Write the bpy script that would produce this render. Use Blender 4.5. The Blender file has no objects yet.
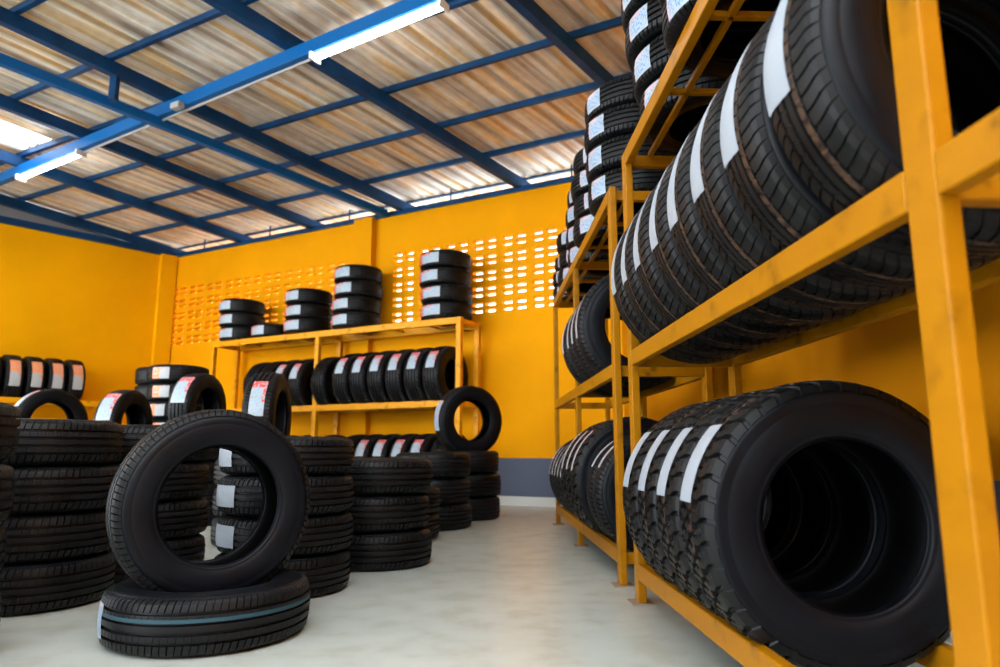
import bpy, math, random
import numpy as np
from mathutils import Matrix, Vector

random.seed(7)
C = bpy.context.scene.collection
PI = math.pi
def rad(a): return math.radians(a)

# ------------------------------------------------------------------ camera
cd = bpy.data.cameras.new('camera')
cam = bpy.data.objects.new('camera', cd); C.objects.link(cam)
cam.location = (0, 0, .65)
cam.rotation_euler = (rad(90) + math.atan(116.5/690), 0, rad(-1.64))
cd.sensor_width = 36; cd.lens = 36*.690
cd.clip_start = .02; cd.clip_end = 300
cd.dof.use_dof = True; cd.dof.focus_distance = 2.7; cd.dof.aperture_fstop = 2.4
bpy.context.scene.camera = cam

# ------------------------------------------------------------------ sky, sun, exposure
W = bpy.data.worlds.new('sky'); bpy.context.scene.world = W; W.use_nodes = True
bg = W.node_tree.nodes['Background']
bg.inputs[0].default_value = (.86, .93, 1, 1); bg.inputs[1].default_value = 2.6
vs = bpy.context.scene.view_settings
vs.view_transform = 'Standard'; vs.look = 'None'; vs.gamma = 1; vs.use_curve_mapping = False
vs.exposure = 1.95

# ------------------------------------------------------------------ materials
def mat(name, col, rough=.5, metal=0., spec=.5):
    m = bpy.data.materials.new(name); m.use_nodes = True
    b = m.node_tree.nodes['Principled BSDF']
    b.inputs['Base Color'].default_value = (*col, 1); b.inputs['Roughness'].default_value = rough
    b.inputs['Metallic'].default_value = metal; b.inputs['Specular IOR Level'].default_value = spec
    return m
def nd(m, t, **kw):
    n = m.node_tree.nodes.new(t)
    for k, v in kw.items(): setattr(n, k, v)
    return n
def lk(m, a, b): m.node_tree.links.new(a, b)
def ramp(m, fac, stops, interp='LINEAR'):
    r = nd(m, 'ShaderNodeValToRGB'); r.color_ramp.interpolation = interp
    e = r.color_ramp.elements
    while len(e) < len(stops): e.new(.5)
    for i, (p, c) in enumerate(stops):
        e[i].position = p; e[i].color = (*c, 1)
    lk(m, fac, r.inputs[0]); return r
def noise(m, scale, vec=None, detail=4, sc3=None, coord='Object'):
    if vec is None:
        tc = nd(m, 'ShaderNodeTexCoord'); vec = tc.outputs[coord]
    if sc3:
        mp = nd(m, 'ShaderNodeMapping'); mp.inputs['Scale'].default_value = sc3
        lk(m, vec, mp.inputs[0]); vec = mp.outputs[0]
    n = nd(m, 'ShaderNodeTexNoise'); n.inputs['Scale'].default_value = scale; n.inputs['Detail'].default_value = detail
    lk(m, vec, n.inputs['Vector']); return n
def mixc(m, fac, a, b, mode='MIX'):
    x = nd(m, 'ShaderNodeMix', data_type='RGBA', blend_type=mode)
    if isinstance(fac, (int, float)): x.inputs[0].default_value = fac
    else: lk(m, fac, x.inputs[0])
    for s, v in ((6, a), (7, b)):
        if isinstance(v, tuple): x.inputs[s].default_value = (*v, 1)
        else: lk(m, v, x.inputs[s])
    return x.outputs[2]
def mth(m, op, a, b=None):
    x = nd(m, 'ShaderNodeMath', operation=op)
    for i, v in enumerate((a, b)):
        if v is None: continue
        if isinstance(v, (int, float)): x.inputs[i].default_value = v
        else: lk(m, v, x.inputs[i])
    return x.outputs[0]
def P(m): return m.node_tree.nodes['Principled BSDF']
def bump(m, h, strength=.3, dist=.01):
    b = nd(m, 'ShaderNodeBump'); b.inputs['Strength'].default_value = strength; b.inputs['Distance'].default_value = dist
    lk(m, h, b.inputs['Height']); lk(m, b.outputs[0], P(m).inputs['Normal'])

def paint_wall(name, col, band=None):
    m = mat(name, col, .65, 0, .04)
    n = noise(m, 1.2, detail=5); n2 = noise(m, 14, detail=3)
    c = mixc(m, ramp(m, n.outputs[0], [(.35, (0, 0, 0)), (.7, (1, 1, 1))]).outputs[0], col, tuple(v*.9 for v in col))
    if band:
        g = nd(m, 'ShaderNodeNewGeometry'); sp = nd(m, 'ShaderNodeSeparateXYZ'); lk(m, g.outputs['Position'], sp.inputs[0])
        f = mth(m, 'LESS_THAN', sp.outputs[2], .555)
        c = mixc(m, f, c, band)
    lk(m, c, P(m).inputs['Base Color']); bump(m, n2.outputs[0], .08, .01)
    return m
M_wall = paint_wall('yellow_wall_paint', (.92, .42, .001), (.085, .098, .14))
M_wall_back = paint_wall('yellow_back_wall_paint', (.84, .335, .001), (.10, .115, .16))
M_skirt = mat('pale_skirting', (.55, .55, .5), .6)

M_floor = mat('polished_concrete', (.42, .42, .38), .3)
n = noise(M_floor, .8, detail=6); n2 = noise(M_floor, 6, detail=8); n3 = noise(M_floor, 60, detail=4)
c = ramp(M_floor, n.outputs[0], [(.3, (.43, .465, .425)), (.7, (.50, .52, .465))]).outputs[0]
c2 = ramp(M_floor, n2.outputs[0], [(.36, (.84, .81, .75)), (.47, (.97, .96, .95)), (.62, (1.04, 1.04, 1.04))]).outputs[0]
lk(M_floor, mixc(M_floor, .8, c, c2, 'MULTIPLY'), P(M_floor).inputs['Base Color'])
lk(M_floor, ramp(M_floor, n2.outputs[0], [(.3, (.36,)*3), (.7, (.28,)*3)]).outputs[0], P(M_floor).inputs['Roughness'])
bump(M_floor, n3.outputs[0], .05, .004)

def rack_mat(name, col):
    m = mat(name, col, .4, 0, .16)
    n = noise(m, 9, detail=6); n2 = noise(m, 3, detail=2, sc3=(1, 1, 6))
    c = ramp(m, n.outputs[0], [(.28, tuple(v*.35 for v in col)), (.36, tuple(v*.8 for v in col)), (.45, col)]).outputs[0]
    c = mixc(m, ramp(m, n2.outputs[0], [(.4, (0, 0, 0)), (.7, (.5, .5, .5))]).outputs[0], c, tuple(v*.86 for v in col))
    lk(m, c, P(m).inputs['Base Color']); bump(m, noise(m, 40, detail=2).outputs[0], .06, .003)
    return m
M_rack = rack_mat('yellow_rack_paint_dim', (.36, .138, .001))  # dim light on the right-hand racks put into a darker yellow
M_rack_back = rack_mat('yellow_rack_paint_lit', (.80, .33, .002))  # lit copy of the rack yellow, for the back and left walls
M_plate = mat('worn_steel_plate', (.34, .24, .18), .6, .3)

M_blue = mat('blue_steel_paint', (.002, .05, .135), .45, 0, .2)
n = noise(M_blue, 5); lk(M_blue, ramp(M_blue, n.outputs[0], [(.3, (.001, .028, .09)), (.7, (.002, .055, .17))]).outputs[0], P(M_blue).inputs['Base Color'])
M_blue_lit = mat('blue_steel_paint_lit', (.001, .10, .32), .45, 0, .2)  # lamp light on chord and girder put into a brighter blue

# corrugated roofing: streaks run along the ribs (uv.x across the ribs, uv.y along)
M_roof = mat('rusty_corrugated_sheet', (.4, .3, .2), .45, .0)
tc = nd(M_roof, 'ShaderNodeTexCoord'); uv = tc.outputs['UV']
n = noise(M_roof, 1, uv, 5, (5.5, .35, 1)); n2 = noise(M_roof, 1, uv, 6, (12, .5, 1)); n3 = noise(M_roof, 1.3, uv, 4)
n4 = noise(M_roof, 9, uv, 6)
c = ramp(M_roof, n.outputs[0], [(.30, (.28, .22, .18)), (.41, (.66, .57, .48)), (.51, (.82, .80, .76)), (.59, (.86, .60, .28)), (.70, (.86, .85, .84))]).outputs[0]
c2 = ramp(M_roof, n2.outputs[0], [(.34, (.55, .50, .48)), (.5, (.95, .93, .90)), (.66, (1.3, 1.3, 1.3))]).outputs[0]
c = mixc(M_roof, .85, c, c2, 'MULTIPLY')
c3 = ramp(M_roof, n4.outputs[0], [(.35, (.8, .7, .58)), (.6, (1, 1, 1))]).outputs[0]
lk(M_roof, mixc(M_roof, .5, c, c3, 'MULTIPLY'), P(M_roof).inputs['Base Color'])
M_sheet = mat('translucent_sheet', (.9, .92, .95), .6)
P(M_sheet).inputs['Transmission Weight'].default_value = .85; P(M_sheet).inputs['IOR'].default_value = 1.02

# rubber
def rubber(name, col, rough, brown=0.):
    m = mat(name, col, rough, 0, .18 if 'sidewall' in name else .08 if 'liner' in name else .22)
    n = noise(m, 7, detail=5)
    lo = tuple(v*.75 for v in col); hi = tuple(v*1.35 for v in col)
    c = ramp(m, n.outputs[0], [(.3, lo), (.7, hi)]).outputs[0]
    if brown:
        # thin brown-gold mould bands running round the tread at fixed distances across it
        t = nd(m, 'ShaderNodeTexCoord'); s = nd(m, 'ShaderNodeSeparateXYZ'); lk(m, t.outputs['Object'], s.inputs[0])
        a = mth(m, 'ABSOLUTE', mth(m, 'ADD', s.outputs[2], -.028)); b = mth(m, 'LESS_THAN', a, .011)
        n5 = noise(m, 60, detail=3)
        f = mth(m, 'MULTIPLY', b, ramp(m, n5.outputs[0], [(.35, (0, 0, 0)), (.6, (brown,)*3)]).outputs[0])
        c = mixc(m, f, c, (.085, .045, .026))
    lk(m, c, P(m).inputs['Base Color'])
    lk(m, ramp(m, n.outputs[0], [(.3, (rough-.08,)*3), (.7, (rough+.1,)*3)]).outputs[0], P(m).inputs['Roughness'])
    bump(m, noise(m, 90, detail=2).outputs[0], .08, .002)
    return m
M_tread = rubber('tread_rubber', (.0045, .0045, .0050), .48)
M_treadb = rubber('brown_banded_tread_rubber', (.0045, .0044, .0046), .47, .8)
M_side = rubber('sidewall_rubber', (.0016, .0024, .0042), .45)
M_liner = rubber('inner_liner_rubber', (.002, .002, .0023), .6)
M_teal = mat('teal_paint_line', (.01, .05, .07), .6)

def label_mat(name, paper, head=None, marks=None, headlen=.3, markamt=.5):
    m = mat(name, paper, .45)
    t = nd(m, 'ShaderNodeTexCoord'); s = nd(m, 'ShaderNodeSeparateXYZ'); lk(m, t.outputs['UV'], s.inputs[0])
    c = paper
    if marks:
        n = noise(m, 1, t.outputs['UV'], 2, (22, 9, 1))
        f = mth(m, 'GREATER_THAN', n.outputs[0], 1-markamt)
        n2 = noise(m, 1, t.outputs['UV'], 1, (7, 3, 1))
        mk = mixc(m, mth(m, 'GREATER_THAN', n2.outputs[0], .54), marks[0], marks[1])
        inner = mth(m, 'MULTIPLY', mth(m, 'LESS_THAN', mth(m, 'ABSOLUTE', mth(m, 'ADD', s.outputs[0], -.5)), .46),
                    mth(m, 'LESS_THAN', mth(m, 'ABSOLUTE', mth(m, 'ADD', s.outputs[1], -.5)), .42))
        c = mixc(m, mth(m, 'MULTIPLY', f, inner), c, mk)
    if head:
        n = noise(m, 1, t.outputs['UV'], 2, (14, 6, 3))
        f = mth(m, 'MULTIPLY', mth(m, 'GREATER_THAN', s.outputs[0], 1-headlen), mth(m, 'GREATER_THAN', n.outputs[0], .43))
        c = mixc(m, f, c, head)
        # a narrow coloured stripe down one long side
        g = mth(m, 'MULTIPLY', mth(m, 'GREATER_THAN', s.outputs[1], .80), mth(m, 'GREATER_THAN', s.outputs[0], .35))
        c = mixc(m, mth(m, 'MULTIPLY', g, mth(m, 'GREATER_THAN', n.outputs[0], .48)), c, head)
    if not isinstance(c, tuple): lk(m, c, P(m).inputs['Base Color'])
    return m
L_plain = label_mat('plain_white_label', (.31, .345, .39))
L_thin = label_mat('thin_white_label', (.40, .41, .43), (.5, .28, .24), None, .04)
L_red = label_mat('red_headed_label', (.42, .45, .49), (.75, .07, .06), ((.25, .45, .6), (.32, .34, .36)), .22, .5)
L_org = label_mat('orange_headed_label', (.44, .45, .46), (.85, .25, .06), ((.35, .45, .5), (.4, .42, .44)), .5, .42)
L_blue = label_mat('blue_dotted_label', (.34, .39, .44), (.60, .32, .34), ((.05, .22, .5), (.16, .20, .26)), .06, .45)

# ------------------------------------------------------------------ helpers
def link(name, me, m=None, parent=None, mw=None):
    o = bpy.data.objects.new(name, me); C.objects.link(o)
    if m and me and not me.materials: me.materials.append(m)
    if parent: o.parent = parent
    if mw is not None: o.matrix_world = mw
    return o
def tag(o, label=None, cat=None, group=None, kind=None):
    if label: o['label'] = label
    if cat: o['category'] = cat
    if group: o['group'] = group
    if kind: o['kind'] = kind
    return o
def empty(name, M, label, cat, group=None):
    o = bpy.data.objects.new(name, None); C.objects.link(o); o.matrix_world = M; o.empty_display_size = .1
    return tag(o, label, cat, group)
def mesh(name, v, f, smooth=False, uvs=None):
    me = bpy.data.meshes.new(name); me.from_pydata([tuple(map(float, p)) for p in v], [], [tuple(map(int, q)) for q in f])
    if uvs is not None:
        l = me.uv_layers.new(name='UVMap')
        idx = np.empty(len(me.loops), int); me.loops.foreach_get('vertex_index', idx)
        l.data.foreach_set('uv', np.asarray(uvs, float)[idx].ravel())
    if smooth: me.polygons.foreach_set('use_smooth', [True]*len(me.polygons))
    me.update(); return me
BF = [(0, 1, 3, 2), (4, 6, 7, 5), (0, 4, 5, 1), (2, 3, 7, 6), (0, 2, 6, 4), (1, 5, 7, 3)]
class MB:
    def __init__(s): s.v = []; s.f = []
    def box(s, o, ex, ey, ez):              # corner o and three edge vectors
        o, ex, ey, ez = map(lambda q: np.array(q, float), (o, ex, ey, ez)); k = len(s.v)
        for i in (0, 1):
            for j in (0, 1):
                for l in (0, 1): s.v.append(o+ex*i+ey*j+ez*l)
        flip = np.dot(np.cross(ex, ey), ez) < 0
        for q in BF: s.f.append(tuple(k+i for i in (q[::-1] if flip else q)))
        return s
    def bar(s, a, b, w, h, up=(0, 0, 1)):   # rectangular tube between two points
        a = np.array(a, float); b = np.array(b, float); d = (b-a)/np.linalg.norm(b-a)
        x = np.cross(d, up); x /= np.linalg.norm(x); z = np.cross(x, d)
        return s.box(a-x*w/2-z*h/2, x*w, b-a, z*h)
    def tube(s, a, b, r, seg=12):
        a = np.array(a, float); b = np.array(b, float); d = (b-a)/np.linalg.norm(b-a)
        t = np.array((0, 0, 1.)) if abs(d[2]) < .9 else np.array((1., 0, 0))
        x = np.cross(d, t); x /= np.linalg.norm(x); y = np.cross(d, x); k = len(s.v)
        for p in (a, b):
            for i in range(seg):
                c = 2*PI*i/seg; s.v.append(p+(x*math.cos(c)+y*math.sin(c))*r)
        for i in range(seg): j = (i+1) % seg; s.f.append((k+i, k+seg+i, k+seg+j, k+j))
        s.f.append(tuple(k+i for i in range(seg))); s.f.append(tuple(k+seg+i for i in range(seg))[::-1])
        return s
    def obj(s, name, m, parent=None, bev=0, kind=None):
        v = np.array(s.v)
        o = link(name, mesh(name, v, s.f), m, parent)
        if bev:
            b = o.modifiers.new('bevel', 'BEVEL'); b.width = bev; b.segments = 2; b.limit_method = 'ANGLE'
        if kind: o['kind'] = kind
        return o

# ------------------------------------------------------------------ the room's own axes
B0 = np.array([.592, 8.333, 0.])                 # a point at the foot of the back wall
UD = np.array([-.870, .493, 0.])                 # along the back wall, to the left
ND = np.array([-.493, -.870, 0.])                # out of the back wall into the room
RD = np.array([.690, .724, 0.])                  # along the left wall, towards the back wall
def W3(u, d, z): return B0 + UD*u + ND*d + np.array([0, 0, z])
SL = .0925
def roofz(d, z0=4.08): return z0 + SL*d
def R3(uu, d, dz=0.): return W3(uu + .21*d, d, roofz(d)+dz)      # roof coordinates: rafters run at constant uu
CORNER = W3(6.72, 0, 0)

# floor
fl = MB(); fl.box((-22, -9, -.12), (30, 0, 0), (0, 24, 0), (0, 0, .12)); fl.obj('floor', M_floor, kind='structure')

# back wall with breeze slots
def slots():
    S = []
    rows = []
    for k in range(5):
        zt = 3.312 - k*.2115; rows += [(zt, zt+.042), (zt-.085, zt-.085+.042)]
    starts = [(-.815+.4265*i) for i in range(7)] + [2.955+.4265*i for i in range(9)]
    cols = []
    for a in starts: cols += [(a, a+.145), (a+.19, a+.335)]
    return sorted(rows), sorted(cols)
rows, cols = slots()
us = sorted({-1.25, 6.72, *[c for p in cols for c in p]}); zs = sorted({0., 3.92, *[r for p in rows for r in p]})
T = .1
v = []; f = []
nu, nz = len(us), len(zs)
for side in (0, 1):
    for u in us:
        for z in zs: v.append(W3(u, -T*side, z))
def vi(s, i, j): return s*nu*nz + i*nz + j
hole = set()
for i in range(nu-1):
    for j in range(nz-1):
        um = (us[i]+us[i+1])/2; zm = (zs[j]+zs[j+1])/2
        if any(a < um < b for a, b in cols) and any(a < zm < b for a, b in rows): hole.add((i, j))
for i in range(nu-1):
    for j in range(nz-1):
        if (i, j) in hole:
            f += [(vi(0, i, j), vi(0, i+1, j), vi(1, i+1, j), vi(1, i, j)), (vi(0, i, j+1), vi(1, i, j+1), vi(1, i+1, j+1), vi(0, i+1, j+1)),
                  (vi(0, i, j), vi(1, i, j), vi(1, i, j+1), vi(0, i, j+1)), (vi(0, i+1, j), vi(0, i+1, j+1), vi(1, i+1, j+1), vi(1, i+1, j))]
        else:
            f += [(vi(0, i, j), vi(0, i, j+1), vi(0, i+1, j+1), vi(0, i+1, j)), (vi(1, i, j), vi(1, i+1, j), vi(1, i+1, j+1), vi(1, i, j+1))]
f += [(vi(0, i, nz-1), vi(1, i, nz-1), vi(1, i+1, nz-1), vi(0, i+1, nz-1)) for i in range(nu-1)]
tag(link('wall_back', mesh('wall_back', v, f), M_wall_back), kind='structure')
# pilasters
MB().box(W3(2.40, 0, 0), UD*.33, ND*.10, (0, 0, 3.92)).obj('trim_1', M_wall_back, bev=.006, kind='structure')
MB().box(CORNER, UD*.02-RD*.25, ND*.0+np.array([.724, -.69, 0])*.10, (0, 0, 3.92)).obj('trim_2', M_wall, bev=.006, kind='structure')
# a neighbouring yard wall outside, behind the left group of slots
MB().box(W3(4.3, -1.75, 0), UD*6, ND*.12, (0, 0, 4.3)).obj('wall_outside', mat('yard_wall_render', (.75, .36, .05), .8), kind='structure')
# left wall, right wall (its top follows the roof)
NL = np.array([.724, -.690, 0.])
MB().box(CORNER-NL*.12, -RD*6.2, NL*.12, (0, 0, 3.92)).obj('wall_left', M_wall, kind='structure')
# unseen dark front wall, added to cut light and reflections; left side open
MB().box((-8.5, -7.1, 0), (10.5, 0, 0), (0, .12, 0), (0, 0, 4.6)).obj('wall_front', mat('dark_front_wall', (.05, .055, .06), .6), kind='structure')
def dd(p): return float((np.array([p[0], p[1], 0])-B0)@ND)
ya, yb = 8.0, -7.0
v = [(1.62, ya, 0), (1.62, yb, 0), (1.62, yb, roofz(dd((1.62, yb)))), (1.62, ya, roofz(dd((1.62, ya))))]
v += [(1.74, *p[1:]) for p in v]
tag(link('wall_right', mesh('wall_right', v, [(0, 1, 2, 3), (7, 6, 5, 4), (0, 4, 5, 1), (1, 5, 6, 2), (2, 6, 7, 3), (3, 7, 4, 0)]), paint_wall('dimmed_side_wall_paint', (.55, .19, .002), (.10, .115, .16))), kind='structure')  # shade on the right side put into a darker, redder wall colour
MB().box(W3(-1.15, 0, 0), UD*7.8, ND*.012, (0, 0, .105)).obj('baseboard_back', M_skirt, kind='structure')
MB().box(CORNER, -RD*6.2, NL*.012, (0, 0, .105)).obj('baseboard_left', M_skirt, kind='structure')
MB().box((1.608, -6.5, 0), (.012, 0, 0), (0, 14, 0), (0, 0, .105)).obj('baseboard_right', M_skirt, kind='structure')

# corrugated roof, with openings for the skylight sheets
def sheet(name, u0, u1, d0, d1, m, dz=.07, amp=.036, pitch=.178, skip=None):
    prof = [(0, 0), (.30, 0), (.42, 1), (.62, 1), (.74, 0)]
    xs = []
    k = math.floor(u0/pitch)
    while k*pitch < u1:
        xs += [((k+p)*pitch, h*amp) for p, h in prof]; k += 1
    q = 0
    ds = list(np.linspace(d0, d1, 25)) if not skip else sorted({d0, d1} | {q[k] for q in skip for k in (2, 3)} | set(np.linspace(d0, d1, 20)))
    v = []; uvs = []; f = []
    for x, h in xs:
        for d in ds: v.append(R3(x, d, dz+h)); uvs.append((x, d))
    q = len(ds)
    for i in range(len(xs)-1):
        for j in range(q-1):
            xm = (xs[i][0]+xs[i+1][0])/2; dm = (ds[j]+ds[j+1])/2
            if skip and any(a < xm < b and c < dm < e for a, b, c, e in skip): continue
            f.append((i*q+j, i*q+j+1, (i+1)*q+j+1, (i+1)*q+j))
    return link(name, mesh(name, v, f, uvs=uvs), m)
SKY = [(4.40, 5.02, 3.06, 4.3), (1.4, 2.4, 5.4, 9.0), (3.6, 5.0, 5.6, 9.0), (6.4, 8.2, 5.6, 9.0)]  # first one is in view; the rest are unseen, added for overhead light
tag(sheet('ceiling', -4.5, 11, -.75, 15.5, M_roof, skip=SKY), kind='structure')
for i, q in enumerate(SKY):
    tag(sheet('window_%d' % (i+1), q[0]-.06, q[1]+.06, q[2], q[3], M_sheet, dz=.075), kind='structure')

# wall-top beams, purlins, rafters, light girder
t = [3]
def trim(mb, m=M_blue, bev=.004):
    mb.obj('trim_%d' % t[0], m, bev=bev, kind='structure'); t[0] += 1
trim(MB().bar(W3(-1.6, 0, 3.94), W3(6.9, 0, 3.94), .05, .07))
cz = np.array([0, 0, 3.955]); trim(MB().bar(CORNER+cz+RD*.1, CORNER+cz-RD*17, .10, .10))
for k in range(14):
    d = -.14 + .79*k
    if k: trim(MB().bar(R3(-3.5, d, .035), R3(10.5, d, .035), .05, .062))
    else: trim(MB().bar(R3(-3.5, d, .055), R3(10.5, d, .055), .05, .028))
RAFT = [-3.9, -1.95, .12, 1.95, 3.63, 5.15, 6.78, 8.5]
for uu in RAFT:
    trim(MB().bar(R3(uu, -.2, -.06), R3(uu, 11.5, -.06), .085, .14))
# grey sheet closing the gap between the left wall and the sloping roof
a0, a1 = CORNER+NL*-.08+RD*-.05, CORNER+NL*-.08-RD*6.2
zt = [roofz(dd(p))+.055 for p in (a0, a1)]
v = [(*a0[:2], 4.0), (*a1[:2], 4.0), (*a1[:2], zt[1]), (*a0[:2], zt[0])]; v += [tuple(np.array(p)-NL*.01) for p in v]
tag(link('trim_40', mesh('trim_40', v, [(0, 1, 2, 3), (7, 6, 5, 4), (0, 4, 5, 1), (1, 5, 6, 2), (2, 6, 7, 3), (3, 7, 4, 0)]), mat('grey_gable_sheet', (.30, .31, .33), .5)), kind='structure')
# small struts in the light strip over the back wall
for uu in (-.6, 1.15, 2.9, 4.5, 6.0): trim(MB().bar(W3(uu, 0, 3.97), W3(uu, 0, 4.13), .02, .02, up=(1, 0, 0)), bev=0)
# lower chord under one rafter, with its stub post
ch0 = W3(2.19, .05, 3.94); ch1 = W3(2.12+.2*6.5, 6.5, 4.19)
trim(MB().bar(ch0, ch1, .075, .10), M_blue_lit)
trim(MB().bar(W3(1.95+.21*3.74, 3.74, 4.05), R3(1.95, 3.74, -.1), .07, .07, up=(1, 0, 0)), M_blue)
# girder carrying the two lamps
gz = 4.178
def G3(u, off, z): return W3(u, 3.37-.062*u+off, z)
trim(MB().bar(G3(-2.2, 0, gz), G3(9.2, 0, gz), .08, .13), M_blue_lit)

# ------------------------------------------------------------------ fluorescent lamps
M_em = bpy.data.materials.new('lit_tube'); M_em.use_nodes = True
e = P(M_em); e.inputs['Emission Color'].default_value = (1, .98, .93, 1); e.inputs['Emission Strength'].default_value = 14; e.inputs['Base Color'].default_value = (.9, .9, .9, 1)
M_white = mat('white_lamp_housing', (.8, .8, .78), .4)
M_grey = mat('grey_conduit', (.35, .35, .34), .5)
for u0, u1, txt in ((-.93, .50, 'twin fluorescent lamp under the blue girder at top centre, above the tyre pile'),
                    (4.30, 5.74, 'twin fluorescent lamp under the blue girder at the far left, by the skylight')):
    z = gz-.065
    L = empty('fluorescent_lamp', Matrix.Translation(Vector(G3((u0+u1)/2, 0, z))), txt, 'lamp', 'fluorescent lamps on the girder')
    inv = L.matrix_world.inverted()
    def part(mb, name, m, bev=0):
        o = mb.obj(name, m, bev=bev); o.parent = L; o.matrix_parent_inverse = inv; return o
    part(MB().bar(G3(u0, 0, z-.022), G3(u1, 0, z-.022), .05, .044), 'housing', M_white, .004)
    for s in (-1, 1):
        part(MB().tube(G3(u0+.03, +s*.020, z-.040), G3(u1-.03, +s*.020, z-.040), .012), 'tube', M_em)
    for uu in (u0, u1-.025):
        part(MB().box(G3(uu, -.065, z-.07), UD*.025, ND*.13, (0, 0, .068)), 'lamp_holder', M_white, .003)
cb = MB().tube(G3(.56, -.02, gz-.085), G3(4.27, -.02, gz-.085), .013)
tag(cb.obj('cable_conduit', M_grey), 'thin grey conduit running under the blue girder between the two lamps', 'conduit')
jb = MB().box(G3(2.3, .035, gz-.11), UD*.13, ND*.08, (0, 0, .065))
tag(jb.obj('junction_box', M_grey, bev=.01), 'small grey junction box on the girder beside the crossing rafter', 'junction box')

# ------------------------------------------------------------------ tyre meshes
GR = {'touring': [(-.62, .070), (-.21, .085), (.21, .085), (.62, .070)],
      'sport':   [(-.45, .055), (-.12, .06), (.20, .06), (.50, .03)],
      'terrain': [(-.55, .055), (-.18, .055), (.18, .055), (.55, .055)]}
cache = {}
def tyre_mesh(r, w, rim, pat, lod):
    key = (r, w, rim, pat, lod)
    if key in cache: return cache[key]
    tw = w*(.37 if pat == 'terrain' else .385)                                   # half width of the tread
    D = {'touring': .012, 'sport': .0075, 'terrain': .013}[pat]
    # columns across the tread: (s, depth of circumferential groove)
    cols = [(-1.0, 0)]
    for c, h in GR[pat]:
        cols += [(c-h, 0), (c-h*.72, D), (c+h*.72, D), (c+h, 0)]
    cols += [(1.0, 0)]
    if lod >= 1:
        out = []
        for (a, da), (b, db) in zip(cols[:-1], cols[1:]):
            out.append((a, da))
            if da == 0 and db == 0:
                k = 4 if b-a > .3 else 3
                out += [(a+(b-a)*i/k, 0) for i in range(1, k)]
        out.append(cols[-1]); cols = out
    if pat == 'terrain': cols = [(-1.30, 0), (-1.15, 0), *cols, (1.15, 0), (1.30, 0)]
    else: cols = [(-1.17, 0), (-1.10, 0), *cols, (1.10, 0), (1.17, 0)]
    def drop(a):
        c = (.022 if pat == 'terrain' else .026)*r*min(a, 1)**2.6
        return c + (max(0, a-1)*.14*r + max(0, a-1.08)*.35*r if pat != 'terrain' else max(0, a-1)*.10*r + max(0, a-1.15)*.28*r)
    np_ = {0: 44, 1: {'touring': 76, 'sport': 60, 'terrain': 36}[pat], 2: {'touring': 92, 'sport': 74, 'terrain': 40}[pat]}[lod]
    ts = {0: [(0, 0), (.5, 0), (.62, 1), (.86, 1)], 1: [(0, 0), (.30, 0), (.55, 0), (.60, 1), (.74, 1), (.80, 0)],
          2: [(0, 0), (.25, 0), (.5, 0), (.62, 0), (.655, 1), (.79, 1), (.83, 0)]}[lod]
    if pat == 'terrain': ts = [(0, 0), (.2, 0), (.42, 0), (.66, 0), (.70, 1), (.90, 1), (.94, 0)]
    nT = np_*len(ts); V = np.empty((nT, len(cols), 3))
    for j, (s, dg) in enumerate(cols):
        a = abs(s); rib = sum(1 for c, h in GR[pat] if s > c)
        shoulder = a > .56 if pat != 'sport' else (s > .5 or s < -.45)
        for i in range(nT):
            p, q = divmod(i, len(ts)); tt, lat = ts[q]
            ss = s; dep = dg; sh = 0.
            if pat == 'touring':
                sh = .35*s*s*(1 if s > 0 else -1)
                latd = .8 if shoulder else (.12 if lod else 0)
                if a < .19: latd = .0
            elif pat == 'sport':
                sh = 1.9*(s+.45)**2 if s < -.45 else (-1.6*(s-.5)**2 if s > .5 else .8*s)
                latd = .75 if shoulder else (.35 if rib in (1, 3) else 0)
            else:
                sh = (.5 if rib % 2 else 0) + (.16*(1 if rib % 2 else -1)*math.sin(s*7))
                latd = 1.0
                z = .05*(1 if tt < .42 else -1)
                if 0 < rib <= 4 and a < .7: ss = s + z
                if a > .9 and p % 2: ss = s*1.0
                if tt == .2 and dg == 0 and a < 1: dep = .003
            if lat: dep = max(dep, D*latd)
            if a > 1.12: dep *= .5
            th = 2*PI*(p+tt+sh)/np_
            rho = r - drop(a) - dep
            V[i, j] = (rho*math.cos(th), rho*math.sin(th), ss*tw)
    n = len(cols); F = []
    for i in range(nT):
        k = (i+1) % nT
        for j in range(n-1): F.append((i*n+j, k*n+j, k*n+j+1, i*n+j+1))
    tread = mesh('tread', V.reshape(-1, 3), F)
    # sidewall and liner profiles (rho, axial), lathed
    S = r-rim; edge = cols[-1][0]*tw
    rs = r - drop(cols[-1][0])
    hw = w/2
    prof = [(rs-.001, edge-.004), (rs-.004, edge+.001), (rs-.09*S, hw*.955), (rs-.20*S, hw*.982), (rs-.213*S, hw*.978), (rs-.226*S, hw*.985), (rs-.38*S, hw), (rs-.55*S, hw*.985),
            (rs-.68*S, hw*.945), (rs-.70*S, hw*.925), (rs-.72*S, hw*.93), (rs-.82*S, hw*.88), (rim+.028, hw*.84), (rim+.024, hw*.80), (rim+.012, hw*.78), (rim+.003, hw*.765), (rim, hw*.74), (rim+.002, hw*.68)]
    lin = [(rim+.002, hw*.68), (rim+.014, hw*.64), (rim+.28*S, hw*.76), (rim+.55*S, hw*.82), (rim+.78*S, hw*.74), (r-.022, hw*.52), (r-.019, 0)]
    lin = lin + [(a, -b) for a, b in lin[-2::-1]]
    ns = {0: 40, 1: 72, 2: 128}[lod]
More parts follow.
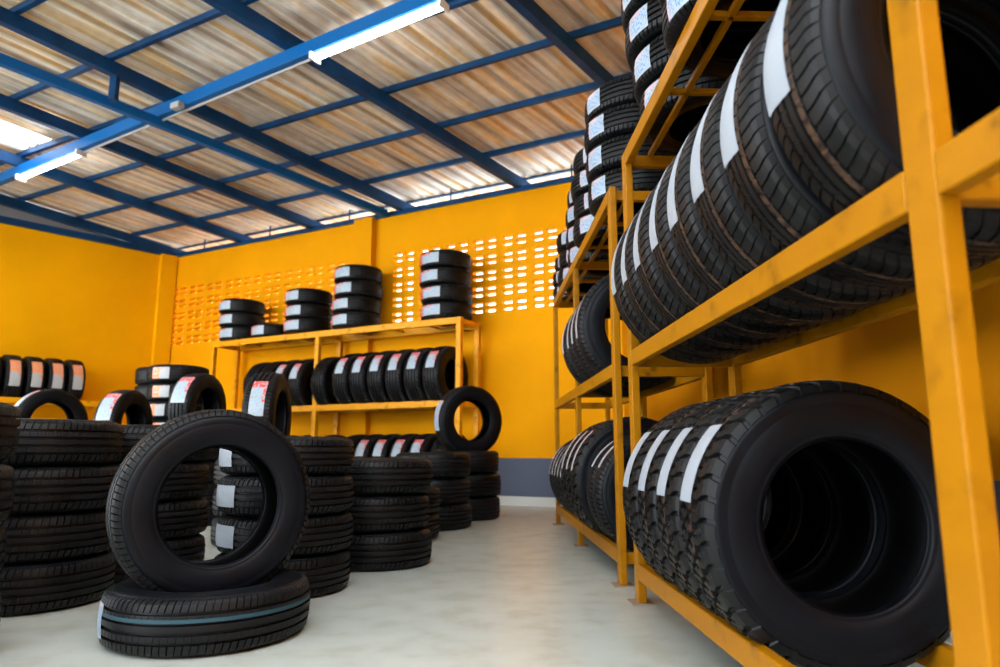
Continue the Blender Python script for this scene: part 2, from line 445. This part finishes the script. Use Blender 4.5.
    def lathe(name, pr, rev):
        vv = []; ff = []
        for i in range(ns):
            th = 2*PI*i/ns
            for a, b in pr: vv.append((a*math.cos(th), a*math.sin(th), b))
        m_ = len(pr)
        for i in range(ns):
            k = (i+1) % ns
            for j in range(m_-1):
                q = (i*m_+j, k*m_+j, k*m_+j+1, i*m_+j+1)
                ff.append(q[::-1] if rev else q)
        return mesh(name, vv, ff, smooth=True)
    sa = lathe('sidewall', prof, False); sb = lathe('sidewall', [(a, -b) for a, b in prof], True)
    li = lathe('inner_liner', lin, False)
    li.flip_normals()
    for me in (tread,): me.materials.append(M_treadb if pat != 'touring' or lod == 2 and False else M_tread)
    sa.materials.append(M_side); sb.materials.append(M_side); li.materials.append(M_liner)
    cache[key] = (tread, sa, sb, li); return cache[key]

def label_mesh(r, wt, flip, span, wid, off, m):
    key = ('L', r, wt, flip, span, wid, off, m.name)
    if key in cache: return cache[key]
    n = 14; v = []; uvs = []; f = []
    for i in range(n+1):
        th = rad(span)*(i/n-.5)
        for j in range(4):
            z = off+wid*(j/3-.5); rr = r + .0022 - .024*r*min(1, abs(z)/(.385*wt))**2.6
            v.append((rr*math.cos(th), rr*math.sin(th), z)); uvs.append((1-i/n if flip else i/n, j/3))
    for i in range(n):
        for j in range(3): f.append((i*4+j, (i+1)*4+j, (i+1)*4+j+1, i*4+j+1))
    for k in range(len(v)): # underside just above the rubber, for thickness
        x, y, z = v[k]; q = 1-.0012/r; v.append((x*q, y*q, z)); uvs.append(uvs[k])
    N = (n+1)*4
    f += [tuple(N+i for i in q[::-1]) for q in f]
    me = mesh('label', v, f, uvs=uvs, smooth=False); me.materials.append(m); cache[key] = me; return me

def tyre(center, axis, face, spec, text, group=None, lab=None, spin=None):
    """spec = (r, w, rim, pattern, lod); face = direction the label looks; lab = (span, width, offset, material)"""
    z = Vector(axis).normalized(); x = Vector(face); x = (x - z*x.dot(z)).normalized(); y = z.cross(x)
    M = Matrix((x, y, z)).transposed().to_4x4(); M.translation = Vector(center)
    o = empty('tire', M, text, 'tire', group)
    tr, sa, sb, li = tyre_mesh(*spec)
    kids = [('tread', tr), ('sidewall', sa), ('sidewall', sb), ('inner_liner', li)]
    sp = Matrix.Rotation(random.uniform(0, 6.28) if spin is None else spin, 4, 'Z')
    for nme, me in kids:
        c_ = bpy.data.objects.new(nme, me); C.objects.link(c_); c_.parent = o; c_.matrix_local = sp
    if lab:
        c_ = bpy.data.objects.new('label', label_mesh(spec[0], spec[1], True, *lab)); C.objects.link(c_); c_.parent = o
        c_['label'] = 'white printed paper label on the tread'
    return o
ORD = ['first', 'second', 'third', 'fourth', 'fifth', 'sixth', 'seventh', 'eighth', 'ninth', 'tenth']
def pos_in_stack(i, n):
    if i == 0: return 'bottom tire'
    if i == n-1: return 'top tire'
    return '%s tire up' % ORD[i]
def stack(x, y, z0, n, spec, where, group, lab=None, ang=None, jit=.012, extra='', lean=(0, 0)):
    """flat tyres piled up; ang = bearing (deg, 0 = towards -Y, positive towards +X) the labels look to"""
    out = []
    for i in range(n):
        a = ang if ang is not None else random.uniform(-180, 180)
        if lab and ang is not None: a += random.uniform(-4, 4)
        fx = (math.sin(rad(a)), -math.cos(rad(a)), 0)
        jx, jy = random.uniform(-jit, jit), random.uniform(-jit, jit)
        c = (x+jx+lean[0]*i, y+jy+lean[1]*i, z0 + spec[1]*(i+.5))
        out.append(tyre(c, (0, 0, 1), fx, spec, 'black %s of the %s' % (pos_in_stack(i, n), where), group, lab))
    return out

# ------------------------------------------------------------------ racks
def build_rack(name, text, origin, ax, ay, parts, group=None, paint=None):
    """parts: list of (part name, corner, size) in the rack's own x (depth) / y (length) / z frame"""
    o = np.array(origin, float); ax = np.array(ax, float); ay = np.array(ay, float); az = np.array([0, 0, 1.])
    M = Matrix((Vector(ax), Vector(ay), Vector(az))).transposed().to_4x4(); M.translation = Vector(o)
    R = empty(name, M, text, 'rack', group)
    for nme, c, s in parts:
        mb = MB().box(c, (s[0], 0, 0), (0, s[1], 0), (0, 0, s[2]))
        p = mb.obj(nme, M_plate if nme == 'base_plate' else (paint or M_rack), bev=.004 if min(s) > .01 else 0)
        p.parent = R
    return R
FX, BX = .68, 1.145              # front and back post planes of the racks on the right
TW, TD = .035, .075              # tube section
def side_rack(name, text, ys, levels, mid_rail=True, bars=.56):
    P_ = []
    y0, y1 = min(ys), max(ys)
    for y in ys:
        for x in (FX, BX):
            P_.append(('post', (x, y, .006), (TW, TD, levels[-1]-.006)))
            P_.append(('base_plate', (x-.03, y-.02, 0), (TW+.06, TD+.04, .006)))
    for li, z in enumerate(levels):
        for a, b in zip(ys[:-1], ys[1:]):
            for x in (FX, BX): P_.append(('shelf_beam', (x, a+TD, z-.07), (TW, b-a-TD, .07)))
        for y in ys: P_.append(('cross_beam', (FX+TW, y+.02, z-.07), (BX-FX-TW, .035, .055)))
        if li == len(levels)-1:
            y = y0+.54
            P_.append(('inner_rail', (.79, y0+TD, z-.034), (.024, y1-y0-TD, .024)))
            while y < y1-.2:
                if all(abs(y-q) > .2 for q in ys): P_.append(('cross_bar', (FX+TW, y, z-.034), (BX-FX-TW, .026, .022)))
                y += .48
    # level offsets relative to the world: the rack's origin is the world origin moved to its foot
    P_ = [(n_, (c[0]-FX, c[1]-y0, c[2]), s) for n_, c, s in P_]
    return build_rack(name, text, (FX, y0, 0), (1, 0, 0), (0, 1, 0), P_, 'yellow racks along the right side')
LV = [.170, 1.095, 2.055]
side_rack('tire_rack', 'yellow steel rack nearest on the right, its post and beams crossing in front', [-.95, .96, 3.07], LV)
side_rack('tire_rack', 'yellow steel rack behind the nearest one on the right, reaching towards the back wall', [3.46, 4.87, 6.25], [.170, 1.09, 2.03])

def rackp(u_, off, z): return W3(u_, off, z)
def wall_rack(text, o, along, out, length, posts, levels, depth=.5):
    P_ = []
    w_ = .065
    for p in posts:
        for x in (0, depth-w_):
            P_.append(('post', (x, p, 0), (w_, w_, levels[-1])))
    for z in levels:
        for a, b in zip(posts[:-1], posts[1:]):
            for x in (0, depth-.04): P_.append(('shelf_beam', (x, a+w_, z-.08), (.04, b-a-w_, .08)))
        for p in posts: P_.append(('cross_beam', (w_, p+.01, z-.07), (depth-2*w_, .04, .06)))
        n_ = 3
        for a, b in zip(posts[:-1], posts[1:]):
            for k in range(1, n_+1): P_.append(('cross_bar', (.04, a+(b-a)*k/(n_+1), z-.04), (depth-.08, .025, .025)))
    return build_rack('tire_rack', text, o, out, along, P_, paint=M_rack_back)
# the rack's x axis runs from its front to the wall, y along the wall
wall_rack('yellow two-bay steel rack of tires standing along the back wall', W3(4.93, .6, 0), -UD, -ND, 4.3, [0, 2.03, 4.25], [.21, 1.235, 2.228])
LF = CORNER + NL*.60
wall_rack('low yellow steel rack along the left wall, seen only as a ledge under tires', LF-RD*4.6, RD, -NL, 4, [0, 2.05, 4.1], [.22, 1.36])

# ------------------------------------------------------------------ tyres on the right-hand racks
def standing_row(ys, cx, cz, r, w, rim, pat, lod, lab, ang, where, group, kind=''):
    for i, y in enumerate(ys):
        a = ang[i] if isinstance(ang, (list, tuple)) else ang
        tyre((cx, y, cz), (0, -1, 0), (-math.cos(rad(a)), 0, math.sin(rad(a))), (r, w, rim, pat, lod),
             'black %stire, %s from the front %s' % (kind, ORD[i], where), group, lab)
standing_row([1.905+.262*i for i in range(4)], .935, .462, .378, .257, .222, 'terrain', 2, (35, .105, -.014, L_plain), 25,
             'on the lowest shelf of the nearest rack', 'knobbly tires on the lowest shelf of the near rack', 'knobbly ')
standing_row([1.205, 1.465, 1.705, 1.945, 2.175, 2.425, 2.655, 2.875], .945, 1.388, .375, .226, .225, 'sport', 2, (44, .110, -.03, L_plain), 10.5,
             'on the middle shelf of the nearest rack', 'road tires on the middle shelf of the near rack', 'white-labelled ')
standing_row([4.07, 4.28, 4.49, 4.76], .94, 1.375, .365, .205, .21, 'touring', 1, (44, .06, 0, L_thin), 12,
             'on the middle shelf of the farther right rack', 'tires on the middle shelf of the farther rack', 'dark ')
standing_row([3.74, 3.96], .93, .42, .325, .205, .20, 'touring', 1, (34, .05, 0, L_thin), 42,
             'on the lowest shelf of the farther right rack', 'small tires low on the farther rack', 'small ')
standing_row([4.24, 4.49, 4.74], .935, .468, .385, .24, .21, 'terrain', 1, (42, .06, 0, L_thin), 30,
             'of the big trio on the farther lowest shelf', 'big knobbly tires low on the farther rack', 'big ')
standing_row([5.15, 5.35, 5.55, 5.75, 5.95], .93, .43, .34, .19, .20, 'touring', 0, (45, .045, 0, L_thin), 26,
             'at the far end of the lowest right shelf', 'tires at the far end of the lowest right shelf', 'narrow-labelled ')
# flat stacks on the top shelves
TS = (.325, .168, .20, 'touring', 1)
g = 'tires stacked on top of the right-hand racks'
lb = (24, .105, 0, L_blue)
stack(.945, 1.46, 2.055, 5, TS, "nearest rack's top stack closest to the camera", g, lb, -78)
stack(.945, 2.13, 2.055, 5, TS, "nearest rack's middle top stack", g, (32, .12, 0, L_blue), -70)
stack(1.02, 2.82, 2.055, 6, TS, "nearest rack's farthest top stack", g, lb, -72, lean=(-.02, 0))
TA = (.325, .176, .20, 'touring', 1); TB = (.315, .160, .20, 'touring', 1)
stack(.945, 3.83, 2.03, 4, TA, "farther right rack's first top stack", g, lb, -66)
stack(.945, 4.50, 2.03, 4, TB, "farther right rack's second top stack", g, lb, -50)
stack(.985, 5.16, 2.03, 4, TB, "farther right rack's third top stack", g, lb, -62)
stack(.985, 5.80, 2.03, 3, TB, "farther right rack's fourth top stack", g, lb, -50)
stack(.995, 6.20+.22, 2.03, 3, (.295, .15, .19, 'touring', 1), "farther right rack's last top stack by the wall", g, lb, -56)

# ------------------------------------------------------------------ the pair in front
H = (.350, .190, .212, 'touring', 2)
lay = tyre((-.975, 2.655, .095), (0, 0, 1), (-.90, -.60, 0), H, 'black tire lying flat on the floor in front, carrying the upright tire', None, (16, .11, 0, L_blue))
n_ = 160; v = []; f = []
for i in range(n_):
    a = 2*PI*i/n_
    for z_ in (.018, .024, .030): v.append(((H[0]-.0003)*math.cos(a), (H[0]-.0003)*math.sin(a), z_))
for i in range(n_):
    k = (i+1) % n_
    for j in range(2): f.append((i*3+j, k*3+j, k*3+j+1, i*3+j+1))
pl = link('paint_line', mesh('paint_line', v, f), M_teal); pl.parent = lay; pl['label'] = 'thin teal line printed round the tread'
b_ = 24+12
tyre((-.985, 2.66, .19+.350-.088), (math.sin(rad(b_)), -math.cos(rad(b_)), .02), (-1, -.4, .3), H, 'black tire standing upright on the flat tire in the foreground', None)

# ------------------------------------------------------------------ floor stacks on the left
A_ = (.330, .195, .20, 'touring', 1)
gf = 'tires stacked flat on the floor'
stack(-1.97, 3.20, 0, 4, A_, 'wide left stack beside the lying foreground tire', gf)
stack(-.93, 3.46, 0, 4, (.315, .178, .20, 'touring', 1), 'labelled stack right of the upright foreground tire', gf, (52, .095, 0, L_plain), -60)
stack(-1.83, 3.90, 0, 4, A_, "stack seen left through the upright foreground tire's hole", gf)
stack(-.615, 4.19, 0, 3, (.325, .201, .20, 'touring', 1), 'three-tire stack nearest the open aisle floor', gf)
stack(-.615, 5.35, 0, 2, (.315, .19, .20, 'touring', 1), 'low two-tire stack behind the nearest aisle stack', gf)
stack(-.40, 6.06, 0, 3, (.325, .21, .20, 'touring', 1), 'second-farthest three-tire stack along the aisle', gf)
stack(-.125, 6.86, 0, 3, (.325, .215, .20, 'touring', 1), 'farthest aisle stack, under an upright tire', gf)
stack(-1.88, 2.30, 0, 4, (.33, .203, .20, 'touring', 1), 'stack cut by the left picture edge', gf, jit=.03)
stack(-2.57, 6.40, 0, 4, (.33, .185, .20, 'touring', 0), 'stack under the upright tire right of the orange-labelled pile', gf)
stack(-3.30, 6.55, 0, 3, (.33, .20, .20, 'touring', 0), 'stack under the second upright tire from left', gf)
stack(-4.17, 6.85, 0, 3, (.33, .21, .20, 'touring', 0), 'stack under the leftmost upright tire', gf)
stack(-1.53, 5.05, 0, 3, (.33, .20, .20, 'touring', 0), 'stack under the upright tire before the back rack', gf)
stack(-3.30, 7.60, 0, 8, (.31, .193, .20, 'touring', 0), 'tall orange-labelled stack near the room corner', gf, (36, .12, 0, L_org), -8, jit=.02)
stack(-3.78, 8.27, 0, 8, (.28, .200, .20, 'touring', 0), 'tall plain stack behind the orange-labelled one', gf)

# upright tyres standing on the floor stacks
def stand(x, y, zb, r, w, psi, face, text, lab, lod=1, sink=.055):
    ta = math.atan2(-y, -x) + rad(psi)
    ax = (math.cos(ta), math.sin(ta), 0)
    tyre((x, y, zb+r-sink), ax, face, (r, w, .20, 'touring', lod), text, 'labelled tires standing on the floor stacks', lab)
lr = (42, .11, 0, L_red)
def left_of(x, y, psi, up):
    ta = math.atan2(-y, -x) + rad(psi) - PI/2      # horizontal tread direction turned towards the camera's left
    return (math.cos(ta)*math.cos(rad(up)), math.sin(ta)*math.cos(rad(up)), math.sin(rad(up)))
for x, y, zb, r, w, psi, up, lab, text in (
    (-4.17, 6.85, .63, .33, .20, 20, 48, lr, 'leftmost upright tire on the floor stacks, seen as a ring'),
    (-3.30, 6.55, .60, .33, .22, 58, 32, (52, .13, 0, L_red), 'upright tire with a big white and red label, left of the orange-labelled stack'),
    (-2.57, 6.40, .74, .33, .22, 58, 32, (50, .13, 0, L_red), 'upright tire with a white and red label, right of the orange-labelled stack'),
    (-1.53, 5.05, .60, .33, .22, 76, 24, (48, .10, 0, L_red), 'upright tire with a label standing in front of the back rack'),
    (-.115, 6.86, .645, .345, .20, 26, 8, (50, .10, 0, L_blue), 'upright tire standing on the farthest aisle stack by the back rack')):
    stand(x, y, zb, r, w, psi, left_of(x, y, psi, up), text, lab)

# ------------------------------------------------------------------ tyres on the back rack
def wall_row(us_, z, r, w, where, lab, up, skip=(), hx=.21, lod=0, off=.40, rim=.20):
    cz = z + math.sqrt(r*r-hx*hx)
    for i, u_ in enumerate(us_):
        fd = ND*math.cos(rad(up)); fv = (fd[0], fd[1], math.sin(rad(up)))
        tyre(W3(u_, off, cz), -UD, fv, (r, w, rim, 'touring', lod), 'black %stire, %s from the right, %s' % ('' if i in skip else 'red-labelled ', ORD[i], where),
             where, None if i in skip else lab)
lw = (38, .12, 0, L_red)
wall_row([.94, 1.21, 1.49, 1.77, 2.05, 2.33], 1.235, .372, .255, 'back rack right bay, middle shelf', lw, 30)
wall_row([2.705, 3.12, 3.40, 3.68, 3.95], 1.235, .362, .240, 'back rack left bay, middle shelf', lw, 28, skip=(0, 3, 4))
wall_row([.84, 1.15, 1.42, 1.70, 1.97, 2.24], .21, .355, .245, 'back rack right bay, lowest shelf', lw, 32, skip=(0,))
wall_row([2.66, 3.10, 3.42, 3.70], .21, .355, .245, 'back rack left bay, lowest shelf', lw, 28, skip=(0, 1, 2, 3))
SW = (.325, .205, .20, 'touring', 0); gb = 'tires stacked on top of the back rack'
ls = (60, .125, 0, L_red)
def back_stack(u_, n, where, w=.205):
    p = W3(u_, .36, 0)
    sp_ = (.325, w, .20, 'touring', 0)
    stack(p[0], p[1], 2.228, n, sp_, where, gb, ls, -40+0, jit=.02)
back_stack(.99, 4, 'stack at the right end on the back rack', .215)
back_stack(2.39, 4, 'four-tire stack at the middle of the back rack top', .215)
back_stack(3.27, 3, 'three-tire stack left of middle on the back rack', .21)
back_stack(4.58, 3, 'three-tire stack at the left end on the back rack')
p = W3(3.93, .36, 0)
tyre((p[0], p[1], 2.228+.095), (0, 0, 1), (-.64, -.77, 0), (.30, .19, .19, 'touring', 0), 'single labelled tire lying between two stacks on the back rack top', gb, ls)

# ------------------------------------------------------------------ tyres on the left-wall rack
for i in range(8):
    t_ = 1.50 + .255*i
    c_ = CORNER + NL*.36 - RD*t_
    fv = NL*math.cos(rad(12))
    tyre((c_[0], c_[1], 1.36+math.sqrt(.335**2-.2**2)), RD, (fv[0], fv[1], math.sin(rad(12))), (.335, .225, .195, 'touring', 0),
         'black orange-labelled tire, %s from the right on the left wall ledge' % ORD[i], 'tires in a row on the left wall ledge', (66, .125, 0, L_org))
